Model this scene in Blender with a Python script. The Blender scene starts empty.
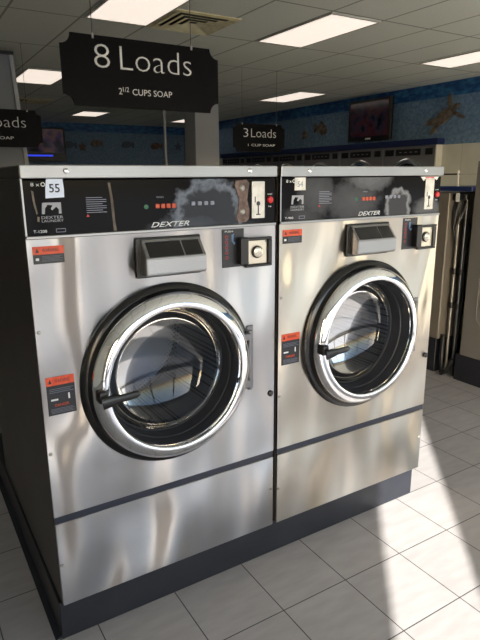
import bpy, bmesh, math, random
from mathutils import Vector, Matrix
random.seed(7)
C = bpy.context.scene.collection
PI = math.pi

# ------------------------------------------------------------------ helpers
def lin(c):
    return tuple(((x/255)/12.92 if x/255 <= .04045 else ((x/255+.055)/1.055)**2.4) for x in c)

def mat(name, rgb=(128,128,128), rough=.5, metal=0.0, emis=None, estr=0.0, spec=None, coat=0.0, aniso=None):
    m = bpy.data.materials.new(name); m.use_nodes = True
    b = m.node_tree.nodes['Principled BSDF']
    b.inputs['Base Color'].default_value = (*lin(rgb), 1)
    b.inputs['Roughness'].default_value = rough
    b.inputs['Metallic'].default_value = metal
    if spec is not None: b.inputs['Specular IOR Level'].default_value = spec
    if coat: b.inputs['Coat Weight'].default_value = coat; b.inputs['Coat Roughness'].default_value = .04
    if emis: b.inputs['Emission Color'].default_value = (*lin(emis), 1); b.inputs['Emission Strength'].default_value = estr
    return m

def N(m, t, **kw):
    n = m.node_tree.nodes.new(t)
    for k, v in kw.items(): setattr(n, k, v)
    return n
def L(m, a, b): m.node_tree.links.new(a, b)
def BS(m): return m.node_tree.nodes['Principled BSDF']

def noise_col(m, c1, c2, scale=(1,1,1), nscale=5, detail=4, lo=.35, hi=.65, rough_var=None, bump=0, bdist=.01):
    tc = N(m, 'ShaderNodeTexCoord'); mp = N(m, 'ShaderNodeMapping'); mp.inputs['Scale'].default_value = scale
    nz = N(m, 'ShaderNodeTexNoise'); nz.inputs['Scale'].default_value = nscale; nz.inputs['Detail'].default_value = detail
    cr = N(m, 'ShaderNodeValToRGB'); e = cr.color_ramp.elements
    e[0].position = lo; e[0].color = (*lin(c1), 1); e[1].position = hi; e[1].color = (*lin(c2), 1)
    L(m, tc.outputs['Object'], mp.inputs[0]); L(m, mp.outputs[0], nz.inputs['Vector'])
    L(m, nz.outputs['Fac'], cr.inputs[0]); L(m, cr.outputs[0], BS(m).inputs['Base Color'])
    if bump:
        bp = N(m, 'ShaderNodeBump'); bp.inputs['Strength'].default_value = bump; bp.inputs['Distance'].default_value = bdist
        L(m, nz.outputs['Fac'], bp.inputs['Height']); L(m, bp.outputs[0], BS(m).inputs['Normal'])
    if rough_var:
        mr = N(m, 'ShaderNodeMapRange'); mr.inputs['To Min'].default_value = rough_var[0]; mr.inputs['To Max'].default_value = rough_var[1]
        L(m, nz.outputs['Fac'], mr.inputs[0]); L(m, mr.outputs[0], BS(m).inputs['Roughness'])
    return m

def grid_mat(name, tile, off, c1, c2, grout, mortar, rough=.4, nscale=6, bump=.2, stretch=(1,1,1), swap=None, cvar=None):
    """square-laid tiles: brick texture without offset, colour mottled by noise"""
    m = mat(name, c1, rough)
    tc = N(m, 'ShaderNodeTexCoord'); mp = N(m, 'ShaderNodeMapping')
    mp.inputs['Location'].default_value = (-off[0], -off[1], 0)
    src = tc.outputs['Object']
    if swap:                                   # use other axes of a wall
        sp = N(m, 'ShaderNodeSeparateXYZ'); cb = N(m, 'ShaderNodeCombineXYZ')
        L(m, src, sp.inputs[0]); L(m, sp.outputs[swap[0]], cb.inputs[0]); L(m, sp.outputs[swap[1]], cb.inputs[1]); src = cb.outputs[0]
    L(m, src, mp.inputs[0])
    br = N(m, 'ShaderNodeTexBrick'); br.offset = 0; br.squash = 1
    br.inputs['Scale'].default_value = 1; br.inputs['Brick Width'].default_value = tile[0]; br.inputs['Row Height'].default_value = tile[1]
    br.inputs['Mortar Size'].default_value = mortar; br.inputs['Mortar Smooth'].default_value = .2
    nz = N(m, 'ShaderNodeTexNoise'); nz.inputs['Scale'].default_value = nscale; nz.inputs['Detail'].default_value = 6
    ms = N(m, 'ShaderNodeMapping'); ms.inputs['Scale'].default_value = stretch; ms.inputs['Rotation'].default_value = (0, 0, .5)
    L(m, src, ms.inputs[0]); L(m, ms.outputs[0], nz.inputs['Vector'])
    cr = N(m, 'ShaderNodeValToRGB'); e = cr.color_ramp.elements
    e[0].position = .35; e[0].color = (*lin(c1), 1); e[1].position = .65; e[1].color = (*lin(c2), 1)
    L(m, nz.outputs['Fac'], cr.inputs[0])
    L(m, cr.outputs[0], br.inputs['Color1'])
    if cvar:
        mx = N(m, 'ShaderNodeMix', data_type='RGBA', blend_type='MULTIPLY'); mx.inputs[0].default_value = 1
        L(m, cr.outputs[0], mx.inputs[6]); mx.inputs[7].default_value = (cvar, cvar, cvar, 1); L(m, mx.outputs[2], br.inputs['Color2'])
    else: L(m, cr.outputs[0], br.inputs['Color2'])
    br.inputs['Mortar'].default_value = (*lin(grout), 1)
    L(m, mp.outputs[0], br.inputs['Vector']); L(m, br.outputs['Color'], BS(m).inputs['Base Color'])
    bp = N(m, 'ShaderNodeBump'); bp.inputs['Strength'].default_value = bump; bp.inputs['Distance'].default_value = .002; bp.invert = True
    L(m, br.outputs['Fac'], bp.inputs['Height']); L(m, bp.outputs[0], BS(m).inputs['Normal'])
    return m

class MB:
    def __init__(s): s.bm = bmesh.new()
    def box(s, x0, x1, y0, y1, z0, z1, bev=0, seg=1):
        r = bmesh.ops.create_cube(s.bm, size=1)
        for v in r['verts']:
            v.co = Vector(((x0+x1)/2+v.co.x*(x1-x0), (y0+y1)/2+v.co.y*(y1-y0), (z0+z1)/2+v.co.z*(z1-z0)))
        if bev:
            es = list({e for v in r['verts'] for e in v.link_edges})
            bmesh.ops.bevel(s.bm, geom=es, offset=bev, segments=seg, affect='EDGES', profile=.5)
        return s
    def lathe(s, prof, c, axis='y', n=72, close=False):
        """profile [(radius, along)] turned about the axis through c"""
        rings = []
        for r, a in prof:
            ring = []
            if r < 1e-6: ring = [s._p(0, a, 0, c, axis)]
            else:
                for k in range(n):
                    t = 2*PI*k/n; ring.append(s._p(r*math.cos(t), a, r*math.sin(t), c, axis))
            rings.append(ring)
        pairs = list(zip(rings, rings[1:]))
        if close: pairs.append((rings[-1], rings[0]))
        for A, B in pairs:
            if len(A) == 1 and len(B) == 1: continue
            for k in range(n):
                k2 = (k+1) % n
                if len(A) == 1: f = (A[0], B[k2], B[k])
                elif len(B) == 1: f = (A[k], A[k2], B[0])
                else: f = (A[k], A[k2], B[k2], B[k])
                s.bm.faces.new(f)
        return s
    def _p(s, u, a, w, c, axis):
        if axis == 'y': co = (c[0]+u, c[1]+a, c[2]+w)
        elif axis == 'z': co = (c[0]+u, c[1]+w, c[2]+a)
        else: co = (c[0]+a, c[1]+u, c[2]+w)
        return s.bm.verts.new(co)
    def tube(s, pts, r, n=12, cap=True):
        pts = [Vector(p) for p in pts]; rr = r if isinstance(r, (list, tuple)) else [r]*len(pts)
        prev = None; rings = []
        for i, p in enumerate(pts):
            d = (pts[min(i+1, len(pts)-1)]-pts[max(i-1, 0)]).normalized()
            if prev is None:
                a = Vector((0,0,1)) if abs(d.z) < .9 else Vector((1,0,0)); u = d.cross(a).normalized()
            else: u = (prev-d*prev.dot(d)).normalized()
            prev = u; v = d.cross(u)
            rings.append([s.bm.verts.new(p+(u*math.cos(2*PI*k/n)+v*math.sin(2*PI*k/n))*rr[i]) for k in range(n)])
        for A, B in zip(rings, rings[1:]):
            for k in range(n): s.bm.faces.new((A[k], A[(k+1)%n], B[(k+1)%n], B[k]))
        if cap: s.bm.faces.new(rings[0][::-1]); s.bm.faces.new(rings[-1])
        return s
    def prism(s, pts, plane, a0, a1):
        """polygon pts in a plane ('xz','yz','xy') extruded between a0 and a1 on the third axis"""
        def P(p, a): return {'xz': (p[0], a, p[1]), 'yz': (a, p[0], p[1]), 'xy': (p[0], p[1], a)}[plane]
        A = [s.bm.verts.new(P(p, a0)) for p in pts]; B = [s.bm.verts.new(P(p, a1)) for p in pts]
        s.bm.faces.new(A); s.bm.faces.new(B[::-1]); n = len(pts)
        for k in range(n): s.bm.faces.new((A[k], B[k], B[(k+1)%n], A[(k+1)%n]))
        return s
    def plate_hole(s, x0, x1, z0, z1, cx, cz, r, y0, y1, n=96):
        ang = [2*PI*k/n for k in range(n)]
        def hit(t):
            dx, dz = math.cos(t), math.sin(t); ts = []
            if dx > 1e-9: ts.append((x1-cx)/dx)
            if dx < -1e-9: ts.append((x0-cx)/dx)
            if dz > 1e-9: ts.append((z1-cz)/dz)
            if dz < -1e-9: ts.append((z0-cz)/dz)
            q = min(ts); return [cx+dx*q, cz+dz*q]
        out = [hit(t) for t in ang]
        for X, Z in ((x0,z0),(x0,z1),(x1,z0),(x1,z1)):
            t = math.atan2(Z-cz, X-cx) % (2*PI); k = min(range(n), key=lambda i: abs((ang[i]-t+PI) % (2*PI)-PI)); out[k] = [X, Z]
        g = lambda X, Y, Z: s.bm.verts.new((X, Y, Z))
        fi = [g(cx+r*math.cos(t), y0, cz+r*math.sin(t)) for t in ang]; fo = [g(p[0], y0, p[1]) for p in out]
        bi = [g(cx+r*math.cos(t), y1, cz+r*math.sin(t)) for t in ang]; bo = [g(p[0], y1, p[1]) for p in out]
        for k in range(n):
            q = (k+1) % n
            s.bm.faces.new((fi[k], fo[k], fo[q], fi[q])); s.bm.faces.new((bi[k], bi[q], bo[q], bo[k]))
            s.bm.faces.new((fi[k], fi[q], bi[q], bi[k])); s.bm.faces.new((fo[k], bo[k], bo[q], fo[q]))
        return s
    def build(s, name, material, parent=None, smooth=None, label=None):
        bmesh.ops.recalc_face_normals(s.bm, faces=s.bm.faces)
        me = bpy.data.meshes.new(name); s.bm.to_mesh(me); s.bm.free()
        o = bpy.data.objects.new(name, me); C.objects.link(o)
        me.materials.append(material)
        if smooth is not None:
            me.polygons.foreach_set('use_smooth', [True]*len(me.polygons))
            me.set_sharp_from_angle(angle=math.radians(smooth))
        if parent: put(o, parent)
        if label: o['label'] = label
        return o

def put(o, parent):
    o.parent = parent
    m = Matrix.Identity(4); q = parent
    while q: m = q_local(q) @ m; q = q.parent
    o.matrix_parent_inverse = m.inverted()
def q_local(q):
    return q.matrix_parent_inverse @ Matrix.LocRotScale(q.location, q.rotation_euler, q.scale) if q.parent else Matrix.LocRotScale(q.location, q.rotation_euler, q.scale)

def thing(name, loc, label, cat, group=None):
    o = bpy.data.objects.new(name, None); C.objects.link(o); o.location = loc; o.empty_display_size = .1
    o['label'] = label; o['category'] = cat
    if group: o['group'] = group
    return o
def tag(o, label, cat, group=None):
    o['label'] = label; o['category'] = cat
    if group: o['group'] = group
    return o
def struct(o): o['kind'] = 'structure'; return o

def text(body, x0, x1, zc, h, y, material, parent=None, name='lettering', shear=0, bold=0, ext=.0004, rotz=0, label=None):
    """lettering standing upright in the XZ plane, fitted to x0..x1 and height h"""
    cu = bpy.data.curves.new(name, 'FONT'); cu.body = body; cu.size = 1; cu.shear = shear; cu.offset = bold; cu.resolution_u = 3
    tmp = bpy.data.objects.new('tmp', cu); C.objects.link(tmp)
    dg = bpy.context.evaluated_depsgraph_get(); dg.update()
    me = bpy.data.meshes.new_from_object(tmp.evaluated_get(dg))
    bpy.data.objects.remove(tmp)
    me.name = name
    xs = [v.co.x for v in me.vertices]; zs = [v.co.y for v in me.vertices]
    a, b, c, d = min(xs), max(xs), min(zs), max(zs)
    for v in me.vertices:
        X = x0+(v.co.x-a)/(b-a)*(x1-x0); Z = zc-h/2+(v.co.y-c)/(d-c)*h
        v.co = (X, y-ext*(1 if v.co.z >= 0 else 1), Z)
    bm = bmesh.new(); bm.from_mesh(me)
    r = bmesh.ops.extrude_face_region(bm, geom=bm.faces[:])
    for v in [g for g in r['geom'] if isinstance(g, bmesh.types.BMVert)]: v.co.y += ext
    bm.to_mesh(me); bm.free()
    me.materials.clear(); me.materials.append(material)
    o = bpy.data.objects.new(name, me); C.objects.link(o)
    if parent: put(o, parent)
    if label: o['label'] = label
    return o

# ------------------------------------------------------------------ materials
def steel_mat(name, base=(172,169,170), rough=.31, warp=.13, aniso=.88, seed=0.0):
    m = mat(name, base, rough, 1.0); b = BS(m)
    b.inputs['Anisotropic'].default_value = aniso
    tg = N(m, 'ShaderNodeTangent'); tg.direction_type = 'RADIAL'; tg.axis = 'Z'
    L(m, tg.outputs[0], b.inputs['Tangent']); b.inputs['Anisotropic Rotation'].default_value = STEEL_ROT
    tc = N(m, 'ShaderNodeTexCoord')
    # soft dents of thin sheet metal
    mp = N(m, 'ShaderNodeMapping'); mp.inputs['Scale'].default_value = (1.7, 1, .75); mp.inputs['Location'].default_value = (seed, 0, seed*.3)
    n1 = N(m, 'ShaderNodeTexNoise'); n1.inputs['Scale'].default_value = 2.3; n1.inputs['Detail'].default_value = 1
    L(m, tc.outputs['Object'], mp.inputs[0]); L(m, mp.outputs[0], n1.inputs['Vector'])
    b1 = N(m, 'ShaderNodeBump'); b1.inputs['Strength'].default_value = 1; b1.inputs['Distance'].default_value = warp
    L(m, n1.outputs['Fac'], b1.inputs['Height'])
    L(m, b1.outputs[0], b.inputs['Normal'])
    # fine grain in the roughness
    m2 = N(m, 'ShaderNodeMapping'); m2.inputs['Scale'].default_value = (2, 2, 260)
    n2 = N(m, 'ShaderNodeTexNoise'); n2.inputs['Scale'].default_value = 3; n2.inputs['Detail'].default_value = 3
    L(m, tc.outputs['Object'], m2.inputs[0]); L(m, m2.outputs[0], n2.inputs['Vector'])
    mr = N(m, 'ShaderNodeMapRange'); mr.inputs['To Min'].default_value = rough*.93; mr.inputs['To Max'].default_value = rough*1.08
    L(m, n2.outputs['Fac'], mr.inputs[0]); L(m, mr.outputs[0], b.inputs['Roughness'])
    return m
STEEL_ROT = .25
M = {}
M['steel'] = steel_mat('brushed_steel')
M['steel_b'] = steel_mat('brushed_steel_warm', (183,175,165), seed=3.1)  # warmer base colour paints in the reflection of the sunlit room
M['trim'] = steel_mat('trim_steel', (160,159,160), .28, .004)
M['chrome'] = mat('chrome', (238,240,244), .07, 1)
M['side'] = noise_col(mat('side_paint', (52,48,47), .3), (50,46,45), (58,54,52), nscale=2, rough_var=(.25,.4))
M['steel_dark'] = mat('side_steel', (120,117,112), .5, .35)
M['rubber'] = mat('black_rubber', (27,30,38), .5, spec=.4)
M['dark_metal'] = mat('dark_metal', (96,98,102), .3, .8)
M['flange'] = mat('black_flange', (14,14,16), .22)
M['gap'] = mat('dark_strip', (34,37,50), .35)
M['base'] = noise_col(mat('base_paint', (24,26,33), .42), (22,24,31), (29,31,38), nscale=9)
M['black'] = mat('black_plastic', (18,18,20), .32)
M['white'] = mat('white_print', (215,218,222), .5)
M['grey_print'] = mat('grey_print', (135,140,158), .5)
M['orange'] = noise_col(mat('orange_label', (205,72,36), .45), (196,62,30), (214,84,44), nscale=60)
M['label_black'] = mat('label_black', (28,28,34), .35)
M['red'] = mat('red_button', (200,24,30), .3)
M['paper'] = noise_col(mat('paper_tag', (222,220,214), .55), (205,203,196), (232,230,226), nscale=30)
M['tape'] = mat('blue_white_tape', (216,226,246), .35)
M['green'] = mat('green_lamp', (14,92,58), .3)
M['digit'] = mat('orange_digit', (190,84,56), .4)
M['rust'] = noise_col(mat('worn_brown_bracket', (92,72,66), .6), (70,54,50), (120,98,90), nscale=40)
M['sign'] = mat('sign_black', (10,9,12), .35, spec=.08)
M['sign_white'] = mat('sign_lettering', (235,235,232), .5)
M['wire'] = mat('wire', (95,95,92), .4, .6)
M['hook'] = mat('hook_metal', (180,180,178), .3, .8)
M['navy'] = mat('navy_laminate', (26,40,84), .35)
M['fixture'] = mat('fixture_frame', (190,188,180), .5)
M['vent'] = noise_col(mat('vent_paint', (226,216,176), .6), (212,200,158), (234,226,192), nscale=12)
M['vent_dark'] = mat('vent_inside', (60,56,46), .8)
M['dryer'] = mat('dryer_front', (118,122,130), .4, .3)
M['post'] = mat('post_paint', (170,172,176), .55)
M['cap'] = mat('post_cap', (20,20,28), .5)
M['pipe'] = mat('pipe_metal', (150,148,142), .35, .7)
M['whitepipe'] = mat('white_pipe', (200,198,190), .45)
M['hose'] = mat('black_hose', (16,16,17), .45)
M['brown'] = noise_col(mat('sea_brown', (96,88,78), .6), (70,62,54), (124,112,96), nscale=14)
M['sea_orange'] = noise_col(mat('sea_orange', (96,70,58), .6), (78,56,48), (112,84,68), nscale=14)
M['sea_blue'] = mat('sea_pale', (70,84,104), .6)
M['hinge'] = mat('hinge_metal', (120,120,124), .35, .8)
M['emblem'] = mat('emblem_print', (158,160,168), .5)
M['fine'] = mat('fine_print_grey', (96,100,114), .5)
M['knob'] = mat('coin_knob', (190,184,172), .25, .9)
M['coin_plate'] = mat('coin_plate', (205,196,180), .3, .7)
M['picto_red'] = mat('pictogram_red', (170,50,50), .5)
M['picto_blue'] = mat('pictogram_blue', (90,120,160), .5)
M['plug'] = mat('lock_black', (15,15,15), .4)

# black glass of the control panels, with the cloudy worn patch each one has
def panel_mat(name, patches, base=(10,11,15), cloud=(120,128,142)):
    m = mat(name, base, .12); b = BS(m); b.inputs['Specular IOR Level'].default_value = .10
    tc = N(m, 'ShaderNodeTexCoord'); acc = None
    nz = N(m, 'ShaderNodeTexNoise'); nz.inputs['Scale'].default_value = 26; nz.inputs['Detail'].default_value = 6
    L(m, tc.outputs['Object'], nz.inputs['Vector'])
    for (px, pz, rx, rz, rim, amt) in patches:
        mp = N(m, 'ShaderNodeMapping'); mp.inputs['Location'].default_value = (-px/rx, 0, -pz/rz); mp.inputs['Scale'].default_value = (1/rx, 0, 1/rz)
        L(m, tc.outputs['Object'], mp.inputs[0])
        ln = N(m, 'ShaderNodeVectorMath', operation='LENGTH'); L(m, mp.outputs[0], ln.inputs[0])
        ad = N(m, 'ShaderNodeMath', operation='MULTIPLY_ADD'); ad.inputs[1].default_value = .7; L(m, nz.outputs['Fac'], ad.inputs[0]); L(m, ln.outputs['Value'], ad.inputs[2])
        cr = N(m, 'ShaderNodeValToRGB'); E_ = cr.color_ramp.elements
        E_[0].position = 0; E_[0].color = (amt*(.4 if rim else 1),)*3+(1,)
        E_[1].position = .98; E_[1].color = (0,0,0,1)
        e2 = E_.new(.74); e2.color = (amt*(.45 if rim else .6),)*3+(1,)
        e3 = E_.new(.86); e3.color = (amt*(2.1 if rim else .3),)*3+(1,)
        sc = N(m, 'ShaderNodeMath', operation='MULTIPLY'); sc.inputs[1].default_value = .72; L(m, ad.outputs[0], sc.inputs[0])
        L(m, sc.outputs[0], cr.inputs[0])
        if acc is None: acc = cr.outputs[0]
        else:
            mx = N(m, 'ShaderNodeMath', operation='MAXIMUM'); L(m, acc, mx.inputs[0]); L(m, cr.outputs[0], mx.inputs[1]); acc = mx.outputs[0]
    mix = N(m, 'ShaderNodeMix', data_type='RGBA'); mix.inputs[6].default_value = (*lin(base), 1); mix.inputs[7].default_value = (*lin(cloud), 1)
    mn = N(m, 'ShaderNodeMath', operation='MINIMUM'); mn.inputs[1].default_value = 1; L(m, acc, mn.inputs[0])
    L(m, mn.outputs[0], mix.inputs[0]); L(m, mix.outputs[2], b.inputs['Base Color'])
    mr = N(m, 'ShaderNodeMapRange'); mr.inputs['To Min'].default_value = .1; mr.inputs['To Max'].default_value = .5
    L(m, mn.outputs[0], mr.inputs[0]); L(m, mr.outputs[0], b.inputs['Roughness'])
    return m

# perforated drum steel
m = mat('perforated_drum', (150,148,146), .3, .85); M['drum'] = m
tc = N(m, 'ShaderNodeTexCoord'); mp = N(m, 'ShaderNodeMapping'); mp.inputs['Rotation'].default_value = (0, .6, 0)
vo = N(m, 'ShaderNodeTexVoronoi'); vo.inputs['Scale'].default_value = 75; vo.inputs['Randomness'].default_value = 0
cr = N(m, 'ShaderNodeValToRGB'); cr.color_ramp.elements[0].position = .3; cr.color_ramp.elements[0].color = (.01,.01,.012,1)
cr.color_ramp.elements[1].position = .36; cr.color_ramp.elements[1].color = (.34,.34,.35,1)
L(m, tc.outputs['Object'], mp.inputs[0]); L(m, mp.outputs[0], vo.inputs['Vector']); L(m, vo.outputs['Distance'], cr.inputs[0]); L(m, cr.outputs[0], BS(m).inputs['Base Color'])

# door glass: clear sheet, mirror at grazing angles
m = bpy.data.materials.new('door_glass'); m.use_nodes = True; nt = m.node_tree; nt.nodes.clear(); M['glass'] = m
out = N(m, 'ShaderNodeOutputMaterial'); mx = N(m, 'ShaderNodeMixShader'); tr = N(m, 'ShaderNodeBsdfTransparent'); gl = N(m, 'ShaderNodeBsdfGlossy')
tr.inputs[0].default_value = (.50,.57,.68,1); gl.inputs['Roughness'].default_value = .03; fr = N(m, 'ShaderNodeFresnel'); fr.inputs[0].default_value = 1.65
mu = N(m, 'ShaderNodeMath', operation='MULTIPLY_ADD'); mu.inputs[1].default_value = .62; mu.inputs[2].default_value = .0
L(m, fr.outputs[0], mu.inputs[0]); L(m, mu.outputs[0], mx.inputs[0]); L(m, tr.outputs[0], mx.inputs[1]); L(m, gl.outputs[0], mx.inputs[2]); L(m, mx.outputs[0], out.inputs[0])

# ------------------------------------------------------------------ room shell
XL, XR, YF, YB, H = -3.4, 7.2, -4.0, 13.6, 2.951
fm = grid_mat('floor_tiles', (.3048,.3048), (.7283,-.280), (148,145,144), (157,154,153), (42,41,41), .0022, rough=.42, nscale=7, stretch=(1,3.5,1), cvar=.95)
struct(MB().box(XL,XR,YF,YB,-.06,0).build('floor', fm))
cm = grid_mat('ceiling_tiles', (.6096,1.28), (3.18,3.71), (218,219,208), (226,227,217), (160,158,146), .012, rough=.85, nscale=60, bump=.4)
struct(MB().box(XL,XR,YF,YB,H,H+.06).build('ceiling', cm))
wb = noise_col(mat('blue_sponge_paint', (92,134,186), .7), (88,116,144), (110,138,164), nscale=22, detail=8, lo=.4, hi=.62)
bd = mat('blue_border', (20,52,92), .5)
noise_col(bd, (22,70,122), (60,124,170), scale=(1,1,2.2), nscale=7, detail=7, lo=.42, hi=.7)
wl = grid_mat('cream_wall_panels', (.62,.62), (.35,.34), (186,188,178), (194,196,186), (164,164,152), .005, rough=.6, nscale=4, swap=('Y','Z'))
wp = mat('plain_wall', (214,210,200), .8)
struct(MB().box(XR,XR+.1,YF,YB,2.03,2.74).build('wall_right', wb))
struct(MB().box(XR,XR+.1,YF,4.435,0,2.03).build('wall_right', wl))
struct(MB().box(XR,XR+.1,11.20,YB,0,2.03).build('wall_right', wl))
struct(MB().box(XR-.004,XR+.1,YF,YB,2.74,H).build('trim_1', bd))
struct(MB().box(XL,XR,YB,YB+.1,0,2.74).build('wall_back', wb))
struct(MB().box(XL,XR-.004,YB-.004,YB+.1,2.74,H).build('trim_2', bd))
struct(MB().box(XL-.1,XL,YF,YB,0,H).build('wall_left', wp))
# unseen storefront wall, openings shaped to cut the sun strip and brighten the steel
SX0, SX1, WX0, WX1, WZ0, WZ1 = -2.12, -1.56, -.6, 7.0, .12, 2.45
wm = MB()
wm.box(XL,SX0,YF-.12,YF,0,H); wm.box(SX1,WX0,YF-.12,YF,0,H); wm.box(WX1,XR,YF-.12,YF,0,H)
wm.box(SX0,SX1,YF-.12,YF,WZ1,H); wm.box(WX0,WX1,YF-.12,YF,WZ1,H); wm.box(WX0,WX1,YF-.12,YF,0,WZ0); wm.box(SX0,SX1,YF-.12,YF,0,.06)
struct(wm.build('wall_front', wp))
al = mat('aluminium_frame', (60,58,56), .4, .6)
f = MB()
for k in range(6): x = WX0+(WX1-WX0)*k/5; f.box(x-.03,x+.03,YF-.09,YF-.03,WZ0,WZ1)
f.box(WX0,WX1,YF-.09,YF-.03,WZ0,WZ0+.05); f.box(WX0,WX1,YF-.09,YF-.03,WZ1-.05,WZ1)
struct(f.build('window_1', al))
gm = noise_col(mat('outside_paving', (150,146,140), .9), (138,134,128), (160,156,150), nscale=2)
struct(MB().box(-40,50,-60,YF-.13,-.16,-.1).build('outside_ground', gm))

# ------------------------------------------------------------------ washers
def disc_dots(n): pass

def warning_label(root, x0, x1, z0, z1, big, y=-.0012):
    n = MB().box(x0,x1,y,0,z0,z1).build('warning_label', M['label_black'], root, label='orange and black warning sticker')
    zt = z1-(z1-z0)*(.22 if big else .46)
    MB().box(x0,x1,y-.0006,y,zt,z1).build('orange_header', M['orange'], n)
    w = x1-x0; hh = z1-zt
    MB().prism([(x0+w*.08,zt+hh*.25),(x0+w*.2,zt+hh*.25),(x0+w*.14,zt+hh*.8)],'xz',y-.0012,y-.0006).build('hazard_triangle', M['label_black'], n)
    text('WARNING', x0+w*.3, x0+w*.82, zt+hh*.52, hh*.42, y-.0007, M['label_black'], n, 'header_lettering')
    zz = zt-(z1-z0)*.06; pr = MB()
    rows = 5 if not big else 3
    for k in range(rows):
        zz -= (z1-z0)*(.07 if not big else .045); pr.box(x0+w*(.28 if not big else .1), x0+w*(.95-.1*(k%2)), y-.0006, y, zz, zz+(z1-z0)*(.022 if not big else .016))
    if big:
        pr.build('fine_print', M['fine'], n); pr = MB()
        for k in range(4): zb = z0+(z1-z0)*(.05+.035*k); pr.box(x0+w*.1, x0+w*(.93-.06*(k%2)), y-.0006, y, zb, zb+(z1-z0)*.014)
    pr.build('fine_print', M['fine'], n)
    if big:
        MB().box(x0+w*.13,x0+w*.38,y-.0006,y,z0+(z1-z0)*.38,z0+(z1-z0)*.425).build('white_pictogram', M['white'], n)
        q = MB().box(x0+w*.74,x0+w*.8,y-.0006,y,z0+(z1-z0)*.38,z0+(z1-z0)*.53); q.build('white_pictogram', M['white'], n)
        text('DANGER', x0+w*.25, x0+w*.75, z0+(z1-z0)*.26, (z1-z0)*.07, y-.0007, M['orange'], n, 'orange_lettering')
    else:
        MB().box(x0+w*.08,x0+w*.18,y-.0006,y,z0+(z1-z0)*.2,z0+(z1-z0)*.34).build('white_pictogram', M['white'], n)

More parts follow.
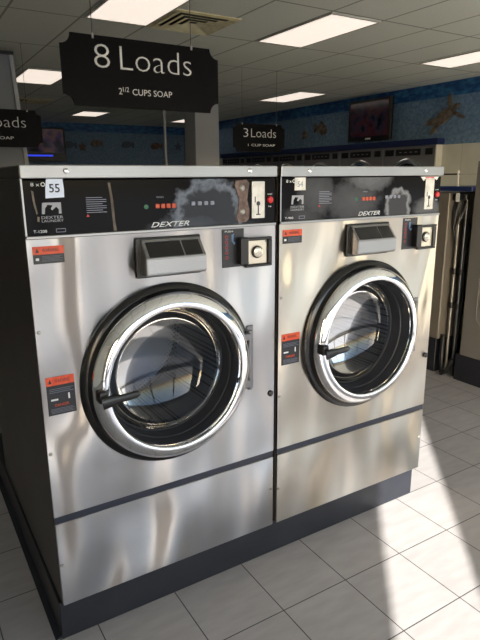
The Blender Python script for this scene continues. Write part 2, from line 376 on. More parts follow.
def washer(X, Y, label, group, steel, side, panel, depth=1.1, W=.873, code='T-1200', number='55', taped=True, extras=True, dz=0):
    r = thing('washing_machine', (X+W/2, Y+depth/2, .15), label, 'washing machine', group)
    O = Vector((X, Y, dz))
    def fin(mb, name, m, par=r, smooth=None, label=None):
        bmesh.ops.translate(mb.bm, verts=mb.bm.verts, vec=O); return mb.build(name, m, par, smooth, label)
    def tx(body, x0, x1, zc, h, y, m, par, **k): return text(body, X+x0, X+x1, zc+dz, h, Y+y, m, par, **k)
    cx, cz = .437, .910
    # cabinet: hollow sheet-metal box
    b = MB(); b.box(0,.012,.012,depth,.15,1.567,.003); b.box(W-.012,W,.012,depth,.15,1.567,.003)
    b.box(.012,W-.012,depth-.012,depth,.15,1.567); b.box(.012,W-.012,.012,depth-.012,.15,.162)
    fin(b, 'cabinet', side)
    fin(MB().box(0,W,.004,depth,1.5675,1.603,.004), 'lid', side)
    fin(MB().box(0,W,-.010,.004,1.567,1.605,.003,2), 'top_trim', M['trim'])
    for x in (.128,.756): fin(MB().lathe([(0,-.0155),(.005,-.015),(.0085,-.0125),(.009,-.010)], (x,0,1.588), n=16), 'trim_screw', M['chrome'], smooth=40)
    # front panels
    fin(MB().plate_hole(.001,W-.001,.492,1.398,cx,cz,.262,0,.012), 'front_panel', steel)
    fin(MB().box(.001,W-.001,0,.012,.150,.464,.002), 'kick_panel', steel)
    fin(MB().box(.002,W-.002,.004,.012,.464,.492), 'seam_strip', M['gap'])
    # control panel
    cp = fin(MB().box(.006,W-.006,-.002,.012,1.407,1.563,.0015), 'control_panel', panel)
    fin(MB().box(.001,W-.001,-.007,.012,1.397,1.407,.002), 'panel_rail', M['trim'], cp)
    fin(MB().box(.001,.006,-.004,.012,1.407,1.567), 'panel_edge', M['trim'], cp)
    y = -.002
    def print_(mb, name, m, label=None): return fin(mb, name, m, cp, label=label)
    tx('8 x', .028, .052, 1.551, .010, y, M['white'], cp, name='lettering')
    print_(MB().lathe([(.0062,y-.0005),(.0040,y-.0005)], (.062,0,1.551), n=20), 'target_symbol', M['white'])
    g = MB()
    # emblem: horse head and neck in a square
    g.prism([(.055,1.500),(.108,1.500),(.108,1.468),(.100,1.468),(.101,1.480),(.094,1.488),(.082,1.478),(.078,1.482),(.084,1.492),(.070,1.494),(.062,1.484),(.060,1.468),(.052,1.468)], 'xz', y-.0006, y)
    print_(g, 'emblem', M['emblem'])
    tx('DEXTER', .050, .112, 1.458, .008, y, M['emblem'], cp); tx('LAUNDRY', .050, .112, 1.448, .007, y, M['emblem'], cp)
    tx(code, .024, .062, 1.419, .008, y, M['white'], cp)
    g = MB()
    for (a,bb,c,d) in ((.088,.116,1.414,1.4155),(.088,.116,1.4235,1.425),(.088,.0895,1.414,1.425),(.1145,.116,1.414,1.425)): g.box(a,bb,y-.0006,y,c,d)
    print_(g, 'code_frame', M['grey_print'])
    g = MB()
    for k in range(8): g.box(.182 if k else .182, .182+(.062 if k%3 else .05), y-.0006, y, 1.510-k*.0062, 1.5112-k*.0062+.0006)
    print_(g, 'instruction_lines', M['grey_print'])
    print_(MB().prism([(.180,1.455),(.190,1.455),(.185,1.463)],'xz',y-.0006,y), 'warning_triangle', M['red'])
    tx('WASH', .408, .432, 1.507, .005, y, M['grey_print'], cp)
    print_(MB().lathe([(.0075,y-.0008),(0,y-.0012)], (.372,0,1.478), n=20), 'green_lamp', M['green'])
    for k in range(4): print_(MB().box(.404+k*.019,.418+k*.019,y-.001,y,1.472,1.486,.002), 'indicator_window', M['digit'])
    tx('DEXTER', .385, .522 if taped else .505, 1.421, .016, y-.0008, M['white'], cp, shear=.35, bold=.012, name='maker_lettering')
    for k in range(4):
        q = print_(MB().box(.530+k*.024,.545+k*.024,y-.004,y,1.477,1.490,.002), 'push_button', M['grey_print'])
    if taped:
        b = MB(); 
        pts = [(.702,1.555),(.745,1.558),(.757,1.548),(.752,1.520),(.748,1.490),(.757,1.455),(.755,1.425),(.742,1.413),(.712,1.414),(.704,1.432),(.712,1.462),(.715,1.495),(.705,1.520),(.698,1.540)]
        b.prism(pts,'xz',y-.003,y); print_(b,'lock_bracket',M['rust'],'worn brown metal bracket')
        for zz in (1.530,1.450): print_(MB().lathe([(0,y-.007),(.006,y-.0065),(.010,y-.004),(.011,y-.003)],(.728,0,zz),n=18),'bracket_bolt',M['pipe'])
    # white coin tag with a slot drawing
    a, c = (.768,.822)
    t = print_(MB().box(a,c,y-.0016,y,1.425,1.552,.003,2), 'coin_tag', M['paper'], 'white paper tag with a pointing hand drawing')
    yy = y-.0017
    g = MB().box(a+.018,a+.036,yy-.0005,yy,1.436,1.440); g.box(a+.0245,a+.0295,yy-.0005,yy,1.440,1.468); g.lathe([(.008,yy-.0005),(0,yy-.0005)],(a+.027,0,1.476),n=18)
    g.box(a+.012,a+.016,yy-.0005,yy,1.480,1.500)
    fin(g, 'drawing', M['label_black'], t)
    print_(MB().lathe([(.012,y),(.012,y-.004),(.010,y-.0065),(0,y-.008)], (.846,0,1.487), n=28), 'red_button', M['red'], 'round red button')
    tx('START', .836, .856, 1.507, .0045, y, M['white'], cp); tx('STOP', .839, .853, 1.464, .0045, y, M['white'], cp)
    # number sticker
    if taped:
        n = print_(MB().prism([(.072,1.566),(.118,1.566),(.120,1.538),(.119,1.514),(.066,1.512),(.068,1.540)],'xz',y-.0012,y), 'number_sticker', M['tape'], 'bluish white taped sticker numbered 55')
        tx(number, .078, .108, 1.540, .024, y-.0014, M['label_black'], n, bold=.01)
        g = MB().prism([(.028,1.535),(.034,1.532),(.036,1.500),(.041,1.470),(.037,1.468),(.031,1.498)],'xz',y-.0006,y)
        g.prism([(.039,1.462),(.045,1.460),(.043,1.446),(.038,1.448)],'xz',y-.0006,y)
        print_(g,'scratch',M['brown'])
        g = MB().prism([(.252,1.554),(.259,1.554),(.266,1.500),(.268,1.440),(.272,1.409),(.262,1.409),(.260,1.450),(.257,1.510)],'xz',y-.0005,y)
        print_(g,'brown_streak',M['brown'])  # thin brown streak running down the glass
    else:
        n = print_(MB().box(.066,.116,y-.0012,y,1.518,1.564), 'number_sticker', M['paper'], 'square white paper sticker numbered 54')
        tx(number, .079, .103, 1.540, .020, y-.0014, M['grey_print'], n)
        g = MB().prism([(.735,1.563),(.850,1.563),(.838,1.548),(.825,1.5535),(.765,1.5535),(.755,1.545)],'xz',y-.0010,y)
        n = print_(g,'torn_sticker',M['paper'],'torn white sticker with red scrawl')
        g = MB().prism([(.760,1.561),(.822,1.561),(.815,1.556),(.79,1.5575),(.77,1.556)],'xz',y-.0015,y-.001); fin(g,'red_scrawl',M['red'],n)
    # warning stickers on the front
    warning_label(r, X+.016, X+.105, 1.325, 1.376, False, Y-.0012) if extras else None
    warning_label(r, X+.016, X+.103, .848, .974, True, Y-.0012) if extras else None
    # soap dispenser
    d = MB().box(.328,.560,-.006,.0,1.252,1.382,.004,2)
    dd = fin(d, 'soap_dispenser', M['black'])
    x0, x1 = .345, .557
    h_ = MB(); h_.prism([(0-.004,1.262),(-.046,1.262),(-.054,1.270),(-.054,1.318),(-.008,1.374),(-.004,1.374)],'yz',x0,x1)
    bmesh.ops.bevel(h_.bm, geom=h_.bm.edges[:], offset=.002, segments=2, affect='EDGES')
    hp = fin(h_, 'hopper', M['trim'], dd)
    def on_slope(xa, xb, ta, tb, off):
        A = Vector((0,-.054,1.318)); B = Vector((0,-.008,1.374)); nrm = Vector((0,-(B-A).z,(B-A).y)).normalized()
        P, Q = A+(B-A)*ta, A+(B-A)*tb; mb = MB()
        pts = [(v.y, v.z) for v in (P, Q, Q+nrm*off, P+nrm*off)]; mb.prism(pts,'yz',xa,xb); return mb
    fin(on_slope(x0+.012,x0+.132,.08,.86,.002), 'hopper_lid', M['black'], dd)
    fin(on_slope(x0+.138,x1-.012,.08,.86,.002), 'hopper_lid', M['black'], dd)
    fin(on_slope(x0+.002,x1-.002,.88,.99,.003), 'lid_hinge', M['trim'], dd)
    # coin slide
    cb = fin(MB().box(.646,.736,-.002,0,1.258,1.392,.001), 'instruction_plate', M['label_black'])
    g = MB()
    for k in range(5): g.lathe([(.006,-.0026),(.004,-.0026)],(.664,0,1.365-k*.018),n=14)
    fin(g,'pictogram',M['picto_red'],cb); g = MB()
    fin(MB().prism([(.684,1.372),(.694,1.376),(.692,1.350),(.700,1.342),(.694,1.336),(.684,1.350)],'xz',-.0026,-.002),'hand_symbol',M['picto_blue'],cb)
    for k in range(3): fin(MB().box(.658,.672,-.0026,-.002,1.3555-k*.018,1.3565-k*.018),'pictogram',M['picto_blue'],cb)
    tx('PUSH', .658,.690,1.384,.006,-.002,M['white'],cb)
    cs = fin(MB().box(.705,.738,-.032,-.002,1.266,1.362,.004,2), 'coin_slide_housing', M['black'])
    fr = MB()
    for q in ((.736,.850,1.252,1.262),(.736,.850,1.348,1.358),(.736,.745,1.262,1.348),(.832,.850,1.262,1.348)): fr.box(q[0],q[1],-.014,0,q[2],q[3],.002)
    fin(fr, 'coin_frame', M['black'], cs)
    pl = fin(MB().box(.745,.832,-.006,0,1.262,1.348,.002), 'coin_plate', M['coin_plate'], cs)
    kn = MB().lathe([(.0225,-.006),(.0225,-.012),(.020,-.014),(.0195,-.0145)],(.787,0,1.306),n=32); fin(kn,'knob_collar',M['black'],cs,smooth=40)
    kn = MB().lathe([(.0198,-.012),(.0185,-.018),(.012,-.0205),(0,-.021)],(.787,0,1.306),n=32); fin(kn,'lock_knob',M['knob'],cs,smooth=40)
    for (a,bb) in ((.751,1.268),(.826,1.342)):
        fin(MB().lathe([(.004,-.006),(.003,-.008),(0,-.0085)],(a,0,bb),n=12),'plate_screw',M['pipe'],cs)
    # drum
    dr = MB().lathe([(.262,.012),(.285,.06),(.287,.12),(.285,.52),(.27,.55),(0,.56)],(cx,0,cz),n=96)
    fin(dr,'drum',M['drum'],smooth=50)
    for k in range(3):
        rb = MB()
        t = 2*PI*k/3+.5; c_, s_ = math.cos(t), math.sin(t)
        P = [Vector((cx,0,cz))+Vector((c_*(.285)-s_*w,0,s_*.285+c_*w)) for w in (-.05,.05)]; T = Vector((cx,0,cz))+Vector((c_*.225,0,s_*.225))
        rb.prism([(P[0].x,P[0].z),(T.x,T.z),(P[1].x,P[1].z)],'xz',.19,.54)
        fin(rb,'drum_paddle',M['drum'])
    # door
    dv = Vector((X,Y,0))
    dc = fin(MB().lathe([(.320,.0),(.320,-.010),(.312,-.018),(.300,-.022),(.292,-.034),(.26,-.034),(.255,.0)],(cx,0,cz),n=120,close=True),'door',M['flange'],smooth=35)
    fin(MB().lathe([(.286,-.030),(.2925,-.036),(.2930,-.044),(.289,-.051),(.279,-.061),(.266,-.069),(.254,-.073),(.247,-.072),(.243,-.067),(.243,-.034)],(cx,0,cz),n=120,close=True),'door_ring',M['chrome'],dc,smooth=60)
    fin(MB().lathe([(.2455,-.060),(.242,-.046),(.240,-.040),(.238,-.004),(.234,.000),(.231,.046),(.228,.052),(.232,.064),(.256,.012),(.255,-.033)],(cx,0,cz),n=120,close=True),'door_gasket',M['rubber'],dc,smooth=40)
    fin(MB().lathe([(.231,.050),(.230,.046),(.226,.045),(.224,.049),(.226,.056)],(cx,0,cz),n=96),'glass_rim',M['dark_metal'],dc,smooth=60)
    fin(MB().lathe([(.228*math.cos(t*PI/24),.050+.10*math.sin(t*PI/24)) for t in range(12)]+[(0,.150)],(cx,0,cz),n=96),'door_glass',M['glass'],dc,smooth=80)
    # hinge on the right
    hg = MB().box(.742,.773,-.006,0,.785,1.035,.003); fin(hg,'hinge_plate',M['hinge'],dc)
    hg = MB().tube([(.748,-.018,.79),(.748,-.018,1.02)],.0085,14); hg.box(.700,.750,-.028,-.010,.80,.83,.003); hg.box(.700,.750,-.028,-.010,.985,1.012,.003)
    fin(hg,'hinge_barrel',M['hinge'],dc,smooth=40)
    # handle: pivot block on the ring and a flat black lever
    hb = MB().box(.151,.182,-.092,-.050,.887,.928,.008,3)
    fin(hb,'handle_block',M['plug'],dc,smooth=60)
    hl = MB().tube([(.160,-.098,.893),(.185,-.104,.897),(.215,-.104,.899),(.250,-.102,.9),(.272,-.098,.901),(.281,-.096,.901)],[.021,.019,.0135,.013,.0115,.006],16)
    bmesh.ops.scale(hl.bm, vec=(1,.55,1), verts=hl.bm.verts, space=Matrix.Translation((0,.1,0)))
    fin(hl,'door_handle',M['black'],dc,smooth=60,label='black plastic lever')
    # edge screws and locks
    for (x,z) in ((.010,.72),(.010,.31),(W-.012,.32),(.012,1.12)):
        fin(MB().lathe([(.006,0),(.005,-.004),(0,-.0055)],(x,0,z),n=12),'edge_screw',M['pipe'],smooth=40)
    fin(MB().lathe([(.012,0),(.012,-.007),(.009,-.010),(0,-.011)],(W-.020,0,.745),n=20),'panel_lock',M['plug'],smooth=40)
    return r

M['panel1'] = panel_mat('worn_control_glass', [(.600,1.432,.145,.140,True,.42),(.52,1.405,.16,.05,False,.4),(.62,1.40,.20,.04,False,.3)])
M['panel2'] = panel_mat('cloudy_control_glass', [(1.06,1.50,.10,.09,False,.35),(1.33,1.56,.14,.06,False,.62),(1.50,1.44,.08,.08,True,.42),(1.68,1.43,.10,.05,False,.5),(1.25,1.47,.16,.09,False,.35),(1.00,1.42,.10,.06,False,.25)], cloud=(140,142,148))
W_G = 'big stainless front-load washers'
washer(0, 0, 'large stainless washer with number 55 sticker, left one under the 8 Loads sign', W_G, M['steel'], M['side'], M['panel1'])
washer(.8895, 0, 'stainless washer with number 54 sticker, right neighbour of washer 55', W_G, M['steel_b'], M['side'], M['panel2'], code='T-900', number='54', taped=False)

# black base the two washers stand on
b = MB(); b.box(-.008,1.745,.022,1.55,0,.149,.003)
tag(b.build('washer_base', M['base']), 'black plinth on the floor under the two stainless washers', 'plinth')
b = MB().prism([(-.03,.0),(-.008,.0),(-.008,.012)],'xz',.03,1.5).build('floor_seal', M['rubber'])
tag(b, 'thin black seal strip along the left foot of the plinth', 'seal strip')

# ------------------------------------------------------------------ hanging signs
def sign(cx, y, z0, z1, w, big, small, label, group, th=.012, wires=.30, big_x=None, small_x=None, bh=.105, tf=.28):
    r = thing('hanging_sign', (cx, y, z0), label, 'sign', group)
    x0, x1 = cx-w/2, cx+w/2; q = .055; pts = []
    for (X, Z, a0) in ((x0,z0,90),(x1,z0,180),(x1,z1,270),(x0,z1,0)):
        for k in range(9):
            t = math.radians(a0-90*k/8); pts.append((X+q*math.cos(t), Z+q*math.sin(t)))
    MB().prism(pts,'xz',y,y+th).build('board', M['sign'], r)
    for s in (-1,1):
        MB().tube([(cx+s*wires,y+th/2,z1-.01),(cx+s*wires,y+th/2,H)],.0022,6).build('hanging_wire', M['wire'], r)
        MB().box(cx+s*wires-.006,cx+s*wires+.006,y-.003,y+th+.003,z1-.018,z1+.008,.002).build('wire_clip', M['hook'], r)
        MB().box(cx+s*wires-.012,cx+s*wires+.012,y+th/2-.012,y+th/2+.012,H-.006,H).build('ceiling_clip', M['hook'], r)
    bx = big_x; sx = small_x or (cx-.16, cx+.155)
    for side in (0,):
        a, b_ = big.split(' '); zc = z1-(z1-z0)*tf
        text(a, bx[0], bx[1], zc, bh, y-.0003, M['sign_white'], r, 'number_lettering', bold=-.016)
        text(b_, bx[2], bx[3], zc, bh, y-.0003, M['sign_white'], r, 'word_lettering', bold=-.016)
        if small.startswith('2'):
            k = (sx[1]-sx[0])/.315; zc = z0+(z1-z0)*.245
            text('2', sx[0], sx[0]+.020*k, zc, .032, y-.0003, M['sign_white'], r, 'amount_lettering')
            text('1/2', sx[0]+.024*k, sx[0]+.058*k, zc+.010, .024, y-.0003, M['sign_white'], r, 'amount_lettering')
            text('CUPS SOAP', sx[0]+.078*k, sx[1], zc, .032, y-.0003, M['sign_white'], r, 'amount_lettering')
        else:
            text(small, sx[0], sx[1], z0+(z1-z0)*.245, .030, y-.0003, M['sign_white'], r, 'amount_lettering')
    return r
S_G = 'black load size signs'
sign(.98, 1.4, 1.935, 2.285, .915, '8 Loads', '2 1/2', 'black hanging sign reading 8 Loads above the washers', S_G, wires=.285, big_x=(.695,.780,.836,1.262), bh=.116)
sign(4.125, 5.0, 1.895, 2.262, .84, '3 Loads', '1 CUP SOAP', 'smaller black hanging sign reading 3 Loads near the blue wall', S_G, wires=.28, big_x=(3.862,3.938,3.985,4.397), small_x=(3.935,4.382), bh=.11, tf=.325)
sign(.81, 5.0, 1.895, 2.285, .84, '6 Loads', 'CUPS SOAP', 'black hanging sign cut by the left picture edge, ending in oads', S_G, wires=.28, big_x=(.53,.60,.655,1.065), small_x=(.55,.925), bh=.11, tf=.33)

# ------------------------------------------------------------------ ceiling lights and vents
dm = mat('lamp_diffuser', (225,220,210), .5, emis=(255,240,226), estr=.92)
def light(x0, y0, label, x1=None, y1=None):
    x1 = x1 or x0+.60; y1 = y1 or y0+1.21
    r = thing('ceiling_light', ((x0+x1)/2,(y0+y1)/2,H-.03), label, 'ceiling light', 'fluorescent ceiling panels')
    f = MB(); w = .022
    for q in ((x0,x1,y0,y0+w),(x0,x1,y1-w,y1),(x0,x0+w,y0+w,y1-w),(x1-w,x1,y0+w,y1-w)): f.box(q[0],q[1],q[2],q[3],H-.012,H)
    f.build('light_frame', M['fixture'], r)
    MB().box(x0+w,x1-w,y0+w,y1-w,H-.008,H).build('diffuser', dm, r)
light(1.37, 2.46, 'bright ceiling panel right above the 8 Loads sign')
light(1.43, 6.37, 'ceiling panel low at the left, beside the 8 Loads sign')
light(3.19, 2.46, 'large lit ceiling panel between the vent and the right-hand edge')
light(5.80, 6.30, 'small white ceiling panel above the 3 Loads sign', y1=7.58)
light(5.66, 2.44, 'lit ceiling panel cut by the right picture edge')
light(3.45, 10.80, 'tiny far ceiling panel under the left half of the 8 Loads sign', y1=11.76)
light(6.10, 10.95, 'tiny far ceiling panel beside the grey column')
def vent(x0, y0, s, label):
    r = thing('ceiling_vent', (x0+s/2,y0+s/2,H-.03), label, 'air vent', 'square ceiling vents')
    f = MB(); n = 4
    for k in range(n):
        a = k*s*.115; b_ = a+s*.095; z0, z1 = H-.006, H-.022
        A = [(x0+a,y0+a),(x0+s-a,y0+a),(x0+s-a,y0+s-a),(x0+a,y0+s-a)]; B = [(x0+b_,y0+b_),(x0+s-b_,y0+b_),(x0+s-b_,y0+s-b_),(x0+b_,y0+s-b_)]
        for j in range(4):
            j2 = (j+1)%4
            top = [f.bm.verts.new((*p, zz)) for p, zz in ((A[j],z1),(A[j2],z1),(B[j2],z0),(B[j],z0))]
            bot = [f.bm.verts.new((*p, zz+.003)) for p, zz in ((A[j],z1),(A[j2],z1),(B[j2],z0),(B[j],z0))]
            f.bm.faces.new(top); f.bm.faces.new(bot[::-1])
            for a1 in range(4): f.bm.faces.new((top[a1], bot[a1], bot[(a1+1)%4], top[(a1+1)%4]))
    f.build('louvre', M['vent'], r)
    f = MB()
    for q in ((x0-.02,x0+s+.02,y0-.02,y0+.035),(x0-.02,x0+s+.02,y0+s-.035,y0+s+.02),(x0-.02,x0+.035,y0+.035,y0+s-.035),(x0+s-.035,x0+s+.02,y0+.035,y0+s-.035)): f.box(*q,H-.010,H-.002)
    f.build('vent_frame', M['vent'], r)
    MB().box(x0,x0+s,y0,y0+s,H-.002,H).build('vent_back', M['vent_dark'], r)
vent(1.99, 3.05, .61, 'cream square ceiling vent beside the largest light panel')
vent(1.85, 9.3, .60, 'far ceiling vent above the cut-off left sign')

# ------------------------------------------------------------------ columns and screens
def box_thing(name, args, m, label, cat, bev=.004, group=None):
    return tag(MB().box(*args, bev).build(name, m), label, cat, group)
box_thing('square_column', (4.17,4.62,7.0,7.4,0,H), M['post'], 'light grey square column behind washers, below the 8 Loads sign', 'column')
tag(MB().tube([(3.62,7.0,0),(3.62,7.0,H)],.022,12).build('vertical_pipe', M['post'], smooth=40), 'thin grey pipe rising behind washer 55, left of the column', 'pipe')
r = thing('service_tower', (.65,5.35,0), 'tapered grey panel tower with dark cap behind the left sign', 'panel tower')
def taper(xa0, xb0, xa1, xb1, y0, y1, z0, z1):
    mb = MB(); mb.prism([(xa0,z0),(xb0,z0),(xb1,z1),(xa1,z1)],'xz',y0,y1); return mb
taper(.15,1.150,.15,1.005,5.25,5.40,0,2.87).build('panel', mat('tower_panel',(122,126,132),.5), r)
taper(1.150,1.195,1.005,1.045,5.23,5.40,0,2.87).build('edge_trim', M['post'], r)
MB().box(.14,1.055,5.22,5.41,2.87,2.905).build('cap', M['cap'], r)

def screen_mat(name, cols, scale, strength):
    m = mat(name, (10,10,12), .15)
    tc = N(m,'ShaderNodeTexCoord'); vo = N(m,'ShaderNodeTexVoronoi'); vo.inputs['Scale'].default_value = scale
    nz = N(m,'ShaderNodeTexNoise'); nz.inputs['Scale'].default_value = scale*.6; nz.inputs['Detail'].default_value = 5
    cr = N(m,'ShaderNodeValToRGB'); cr.color_ramp.interpolation = 'LINEAR'
    for k in range(len(cols)-2): cr.color_ramp.elements.new(.5)
    for k, c in enumerate(cols): e = cr.color_ramp.elements[k]; e.position = .3+.4*k/(len(cols)-1); e.color = (*lin(c),1)
    L(m, tc.outputs['Object'], nz.inputs['Vector']); L(m, nz.outputs['Fac'], cr.inputs[0])
    L(m, cr.outputs[0], BS(m).inputs['Emission Color']); BS(m).inputs['Emission Strength'].default_value = strength
    return m
# television on the right wall, tilted down
r = thing('television', (7.12,5.92,2.5), 'dark wall television with a reddish picture on the blue wall', 'television')
b = MB().box(7.03,7.09,5.40,6.44,2.165,2.855,.008); b.build('casing', M['black'], r)
MB().box(7.026,7.03,5.46,6.38,2.24,2.81).build('screen', screen_mat('tv_picture',[(10,10,16),(22,26,42),(56,56,70),(96,40,44),(26,32,50),(10,10,14)],9,.13), r)
MB().box(7.02,7.03,5.86,5.98,2.185,2.215).build('maker_plate', M['fixture'], r)
MB().box(7.09,7.199,5.82,6.02,2.42,2.62).build('wall_bracket', M['black'], r)
# far screen on the back wall
r = thing('television', (3.2,13.5,2.4), 'far colourful screen with a blue light strip beside the left sign', 'television')
MB().box(2.55,3.74,13.45,13.592,1.98,2.80,.008).build('casing', M['black'], r)
MB().box(2.60,3.69,13.446,13.45,2.20,2.76).build('screen', screen_mat('far_picture',[(8,8,12),(20,18,30),(70,58,90),(120,84,70),(40,40,70),(14,12,18)],6,.22), r)
MB().box(2.6,3.40,13.44,13.45,2.10,2.14).build('light_strip', mat('blue_light',(40,60,200),.4,emis=(50,70,240),estr=.9), r)

# ------------------------------------------------------------------ sea creatures on the walls
def star(cx, cz, R, n=5, rot=0, ri=.42):
    return [(cx+(R if k%2==0 else R*ri)*math.cos(rot+PI*k/n), cz+(R if k%2==0 else R*ri)*math.sin(rot+PI*k/n)) for k in range(2*n)]
def ell(cx, cz, a, b, rot, n=20):
    return [(cx+a*math.cos(2*PI*k/n)*math.cos(rot)-b*math.sin(2*PI*k/n)*math.sin(rot), cz+a*math.cos(2*PI*k/n)*math.sin(rot)+b*math.sin(2*PI*k/n)*math.cos(rot)) for k in range(n)]
def decor(name, polys, plane, a0, a1, m, label, cat):
    mb = MB()
    for i, p in enumerate(polys): mb.prism(p, plane, a0, a1 + (.004*i if a1 > a0 else -.004*i))
    o = mb.build(name, m); return tag(o, label, cat)
XW = XR
# turtle swimming up to the right (the right wall: its far end is +y, so up-right in the picture is -y)
r = thing('sea_turtle', (XW-.02,4.43,2.45), 'brown carved sea turtle high on the blue wall at right', 'wall ornament')
rt = math.atan2(.385,-.615)
cy, cz = 4.43, 2.45; ux, uz = math.cos(rt), math.sin(rt); vx, vz = -uz, ux
P = lambda a, b: (cy+ux*a+vx*b, cz+uz*a+vz*b)
MB().prism(ell(cy,cz,.20,.085,rt),'yz',XW-.05,XW).build('shell', M['brown'], r)
MB().prism([P(.17,.03),P(.26,.035),P(.31,0),P(.26,-.035),P(.17,-.03)],'yz',XW-.04,XW).build('head', M['brown'], r)
for pts in ([P(.14,.07),P(.24,.22),P(.30,.24),P(.22,.08),P(.17,.03)],[P(.12,-.07),P(.18,-.20),P(.26,-.24),P(.20,-.10),P(.17,-.03)],
            [P(-.13,.06),P(-.28,.10),P(-.36,.07),P(-.22,.0)],[P(-.13,-.06),P(-.24,-.13),P(-.38,-.10),P(-.25,-.02)]):
    MB().prism(pts,'yz',XW-.03,XW).build('flipper', M['brown'], r)
decor('starfish',[star(7.93,2.40,.11,5,.3)],'yz',XW,XW-.03,M['brown'],'brown starfish ornament on the blue wall right of the 3 Loads sign','wall ornament')
decor('fish_ornament',[ell(7.37,2.46,.14,.10,.3),[(7.50,2.50),(7.60,2.60),(7.61,2.42)],[(7.33,2.55),(7.40,2.62),(7.45,2.54)]],'yz',XW,XW-.03,M['brown'],'brown fish ornament on the blue wall, nearer the television than the starfish','wall ornament')
W5 = YB
for (x,z,kind,m,lab) in ((3.86,2.40,'fish',M['sea_blue'],'small pale fish on the far blue wall, nearest the far screen'),(4.22,2.36,'star',M['sea_orange'],'brownish starfish on the far blue wall, second from the far screen'),(4.57,2.46,'fish',M['brown'],'brown fish on the far wall, right of the far starfish'),
      (5.45,2.44,'fish',M['sea_blue'],'pale fish on the far blue wall midway between screen and pipe'),(6.30,2.42,'fish',M['sea_orange'],'reddish brown fish on the far wall just left of the thin pipe'),(7.00,2.42,'star',M['sea_blue'],'pale starfish on the far wall between thin pipe and column')):
    if kind == 'star': decor('starfish',[star(x,z,.13,5,.3)],'xz',W5,W5-.03,m,lab,'wall ornament')
    else: decor('fish_ornament',[ell(x,z,.13,.09,.2),[(x+.11,z),(x+.2,z+.09),(x+.2,z-.09)]],'xz',W5,W5-.03,m,lab,'wall ornament')

# ------------------------------------------------------------------ dryer bank by the right wall
DXF, DY0, DW, NZ = 7.08, 4.46, 1.12, 6
names = ['nearest dryer of the bank, its end beside the cream wall panels','dryer under the wall television, second from the cream panels','third dryer of the bank, counted from the cream panels','fourth dryer of the bank, counted from the cream panels','fifth dryer of the bank, close behind the 3 Loads sign','farthest dryer of the bank, beside the far corner']
for k in range(NZ):
    y0 = DY0+k*DW; y1 = y0+DW-.01
    r = thing('tumble_dryer', (DXF+.4,(y0+y1)/2,0), names[k], 'dryer', 'dryers built into the right wall')
    MB().box(DXF,DXF+.8,y0,y1,0,2.03,.006).build('cabinet', M['dryer'], r)
    MB().box(DXF-.012,DXF,y0+.06,y0+.20,1.885,1.985).build('coin_panel', M['black'], r)
    p = MB().box(DXF-.012,DXF,y0+.30,y0+.82,1.885,1.985).build('control_panel', M['black'], r)
    MB().box(DXF-.012,DXF,y0+.88,y1-.05,1.885,1.985).build('coin_panel', M['black'], r)
    for j in range(4): MB().box(DXF-.016,DXF-.012,y0+.36+j*.11,y0+.41+j*.11,1.93,1.945).build('display', M['grey_print'], p)
    for zc in (1.44,.55):
        d = MB().lathe([(.40,0),(.40,-.02),(.37,-.035),(.32,-.03),(.32,0)],(DXF,(y0+y1)/2,zc),'x',n=48,close=True).build('door', M['chrome'], r, smooth=40)
        MB().lathe([(.32,-.012),(0,-.012)],(DXF,(y0+y1)/2,zc),'x',n=48).build('door_glass', M['flange'], d)
    if k == 0: MB().box(DXF-.02,DXF+.01,y0-.025,y0-.001,0,2.03).build('corner_strip', M['whitepipe'], r); MB().box(DXF+.011,XR-.001,y0-.025,y0-.001,0,2.03).build('side_filler', wl, r)
tag(MB().box(DXF-.05,XR-.002,DY0-.06,DY0+NZ*DW,2.033,2.128,.003).build('dryer_fascia', M['navy']), 'long navy blue fascia board on top of the dryer bank', 'fascia board')

# ------------------------------------------------------------------ neighbouring washer across the aisle and the plumbing alley
BX = 3.31
r = washer(BX, -.12, 'washer cut by the right picture edge, plain grey steel side', W_G, M['steel'], M['steel_dark'], M['panel2'], depth=1.07, code='T-900', number='53', taped=False, extras=False, dz=.062)
pan = MB(); ys, ye, zs, ze = .02, .84, .47, 1.38
def rr(a0,a1,b0,b1,q,n=6):
    out = []
    for (A,B,t0) in ((a0+q,b0+q,180),(a1-q,b0+q,270),(a1-q,b1-q,0),(a0+q,b1-q,90)):
        for k in range(n+1): t = math.radians(t0+90*k/n); out.append((A+q*math.cos(t),B+q*math.sin(t)))
    return out
o1 = rr(ys,ye,zs,ze,.07); o2 = rr(ys+.006,ye-.006,zs+.006,ze-.006,.064)
pts3 = [(BX-.002,p[0],p[1]) for p in o1]; pan.tube(pts3+[pts3[0]],.0035,6)
pan.build('side_bead', M['steel_dark'], r)
b = MB().box(BX-.004,BX+.90,-.10,.985,0,.211,.003)
tag(b.build('washer_base', M['base']), 'black plinth under the cut-off right-hand washer', 'plinth')
# back-to-back machine beyond the alley
r = thing('washing_machine', (BX+.44,1.75,0), 'washer beyond the hoses, only a narrow grey side showing', 'washing machine', None)
MB().box(BX-.02,BX+.87,1.15,2.25,.29,1.44,.006).build('cabinet', mat('grey_side',(112,106,96),.45,.2), r)
MB().box(BX,BX+.87,1.18,2.25,0,.289,.003).build('base', M['base'], r)
# rear side of that cabinet faces the alley; blue shelf on top
tag(MB().box(BX-.03,BX+1.8,.955,1.27,1.452,1.487,.003).build('alley_shelf', M['navy']), 'navy blue shelf over the hose alley behind right-hand washer', 'shelf')
r = thing('pipe_stand', (BX+.02,1.09,1.49), 'small white upright with a dark rod on the navy shelf', 'pipe')
MB().tube([(BX+.03,1.13,1.488),(BX+.03,1.13,1.600)],.010,10).build('upright', M['whitepipe'], r, smooth=40)
MB().tube([(BX+.03,1.12,1.575),(BX-.02,1.30,1.575)],.006,8).build('rod', M['hose'], r, smooth=40)
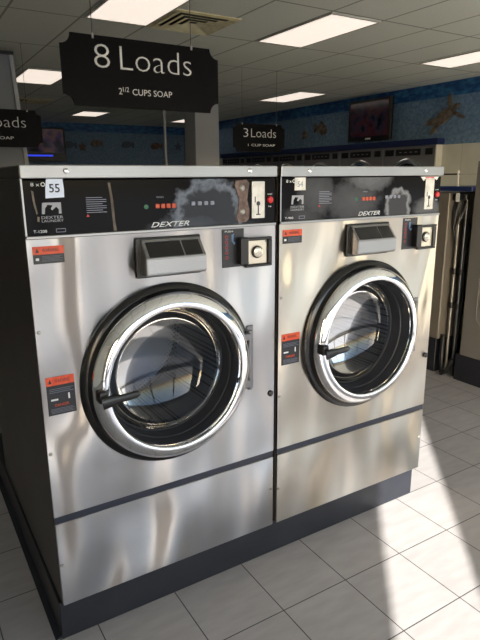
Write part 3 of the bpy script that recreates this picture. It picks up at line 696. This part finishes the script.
# pipes and hoses
tag(MB().box(BX+.26,BX+.29,.99,1.145,0,1.40,.002).build('shade_sheet', M['cap']), 'dark sheet standing in for the shade behind the alley pipes', 'panel')  # black sheet added to paint the darkness behind the pipes
for k, (x, y_, m_, lb) in enumerate(((BX+.05,1.045,M['dark_metal'],'bright pipe in the alley beside the washer edge'),(BX+.05,1.105,M['pipe'],'pale pipe in the middle of the hose alley'))):
    r = thing('water_pipe', (x,y_,0), lb, 'pipe')
    MB().tube([(x,y_,.0),(x,y_,1.384)],.011,10).build('pipe_run', m_, r, smooth=40)
    for zz in (.55,.82): MB().tube([(x,y_,zz),(x,y_,zz+.045)],.02,10).build('coupling', M['hose'], r, smooth=40)
r = thing('water_valve', (BX+.03,1.09,1.33), 'white-tagged black valve under the navy shelf', 'valve')
MB().box(BX+.0,BX+.05,1.02,1.145,1.385,1.43,.006).build('valve_body', M['hose'], r)
MB().box(BX-.008,BX,1.075,1.105,1.375,1.44,.001).build('valve_tag', M['paper'], r)
for k in range(4):
    y_ = 1.02+.032*k
    MB().tube([(BX+.02,y_,1.39),(BX+.015,y_+.02,1.30),(BX+.02,1.10+.01*k,1.18),(BX+.02,1.08,1.05)],.006,8).build('valve_hose', M['hose'] if k%2 else M['pipe'], r, smooth=40)
for k, (y_, x_) in enumerate(((1.015,.175),(1.062,.185),(1.109,.175))):
    pts = [(BX+x_, y_, 1.20-.098*j if j < 9 else .34-.05*(j-8)) for j in range(12)]
    pts += [(BX+x_-.02, y_+.005, .14), (BX+x_-.04, y_+.01, .08), (BX+x_-.04, y_+.01, .001)]
    pts = [(p[0]+.012*math.sin(i_*.9+k), p[1]+.003*math.sin(i_*1.3+2*k), p[2]) for i_, p in enumerate(pts)]
    tag(MB().tube(pts,.015,8).build('drain_hose', M['hose'], smooth=60), 'black drain hose hanging in the alley behind the right washer', 'hose', 'black hoses in the alley')
r = tag(MB().tube([(BX-.02,1.00,.16),(BX-.04,1.03,.06),(BX-.03,1.08,.025),(BX-.0,1.11,.05),(BX+.005,1.12,.20),(BX+.005,1.12,.33)],.018,10).build('drain_hose', M['hose'], smooth=60), 'thick black hose looping down to the floor behind the right plinth', 'hose')

# ------------------------------------------------------------------ light
w = bpy.data.worlds.new('sky'); bpy.context.scene.world = w; w.use_nodes = True
nt = w.node_tree; bg = nt.nodes['Background']; st = nt.nodes.new('ShaderNodeTexSky'); st.sky_type = 'NISHITA'; st.sun_disc = False
st.sun_elevation = math.radians(24); st.sun_rotation = math.radians(180+41); st.altitude = 50; st.dust_density = 2.0
nt.links.new(st.outputs[0], bg.inputs['Color']); bg.inputs['Strength'].default_value = .85
sun = bpy.data.lights.new('sun','SUN'); sun.energy = 26; sun.angle = math.radians(.55); sun.color = (1,.96,.90)
so = bpy.data.objects.new('sun', sun); C.objects.link(so)
dirv = Vector((.66,.75,-.37)); so.rotation_euler = dirv.to_track_quat('-Z','Y').to_euler()
for (x0,x1,z0,z1) in ((WX0,WX1,WZ0,WZ1),(SX0,SX1,.06,WZ1)):
    la = bpy.data.lights.new('window_portal','AREA'); la.shape = 'RECTANGLE'; la.size = x1-x0; la.size_y = z1-z0; la.cycles.is_portal = True
    lo = bpy.data.objects.new('window_portal', la); C.objects.link(lo); lo.location = ((x0+x1)/2,YF-.02,(z0+z1)/2); lo.rotation_euler = (math.radians(90),0,0)

# ------------------------------------------------------------------ camera
S = 1.6076; f, pit, yaw, rol = 556.7247, .2521, .5505, -.0073
loc = Vector((-.1959,-1.0466,.9757))*S
F = Vector((math.sin(yaw)*math.cos(pit), math.cos(yaw)*math.cos(pit), -math.sin(pit)))
R_ = F.cross(Vector((0,0,1))).normalized(); U_ = R_.cross(F)
c_, s_ = math.cos(rol), math.sin(rol); R2 = c_*R_+s_*U_; U2 = -s_*R_+c_*U_
cd = bpy.data.cameras.new('camera'); co = bpy.data.objects.new('camera', cd); C.objects.link(co)
mt = Matrix((R2, U2, -F)).transposed().to_4x4(); mt.translation = loc; co.matrix_world = mt
cd.sensor_fit = 'HORIZONTAL'; cd.sensor_width = 36; cd.lens = f*36/480; cd.clip_start = .02; cd.clip_end = 300
sc = bpy.context.scene; sc.camera = co
sc.view_settings.view_transform = 'Standard'; sc.view_settings.look = 'None'; sc.view_settings.gamma = 1
sc.view_settings.exposure = -.02; sc.view_settings.use_curve_mapping = False
sc.cycles.max_bounces = 10; sc.cycles.diffuse_bounces = 5; sc.cycles.transparent_max_bounces = 12; sc.cycles.sample_clamp_indirect = 6
sc.cycles.use_denoising = True
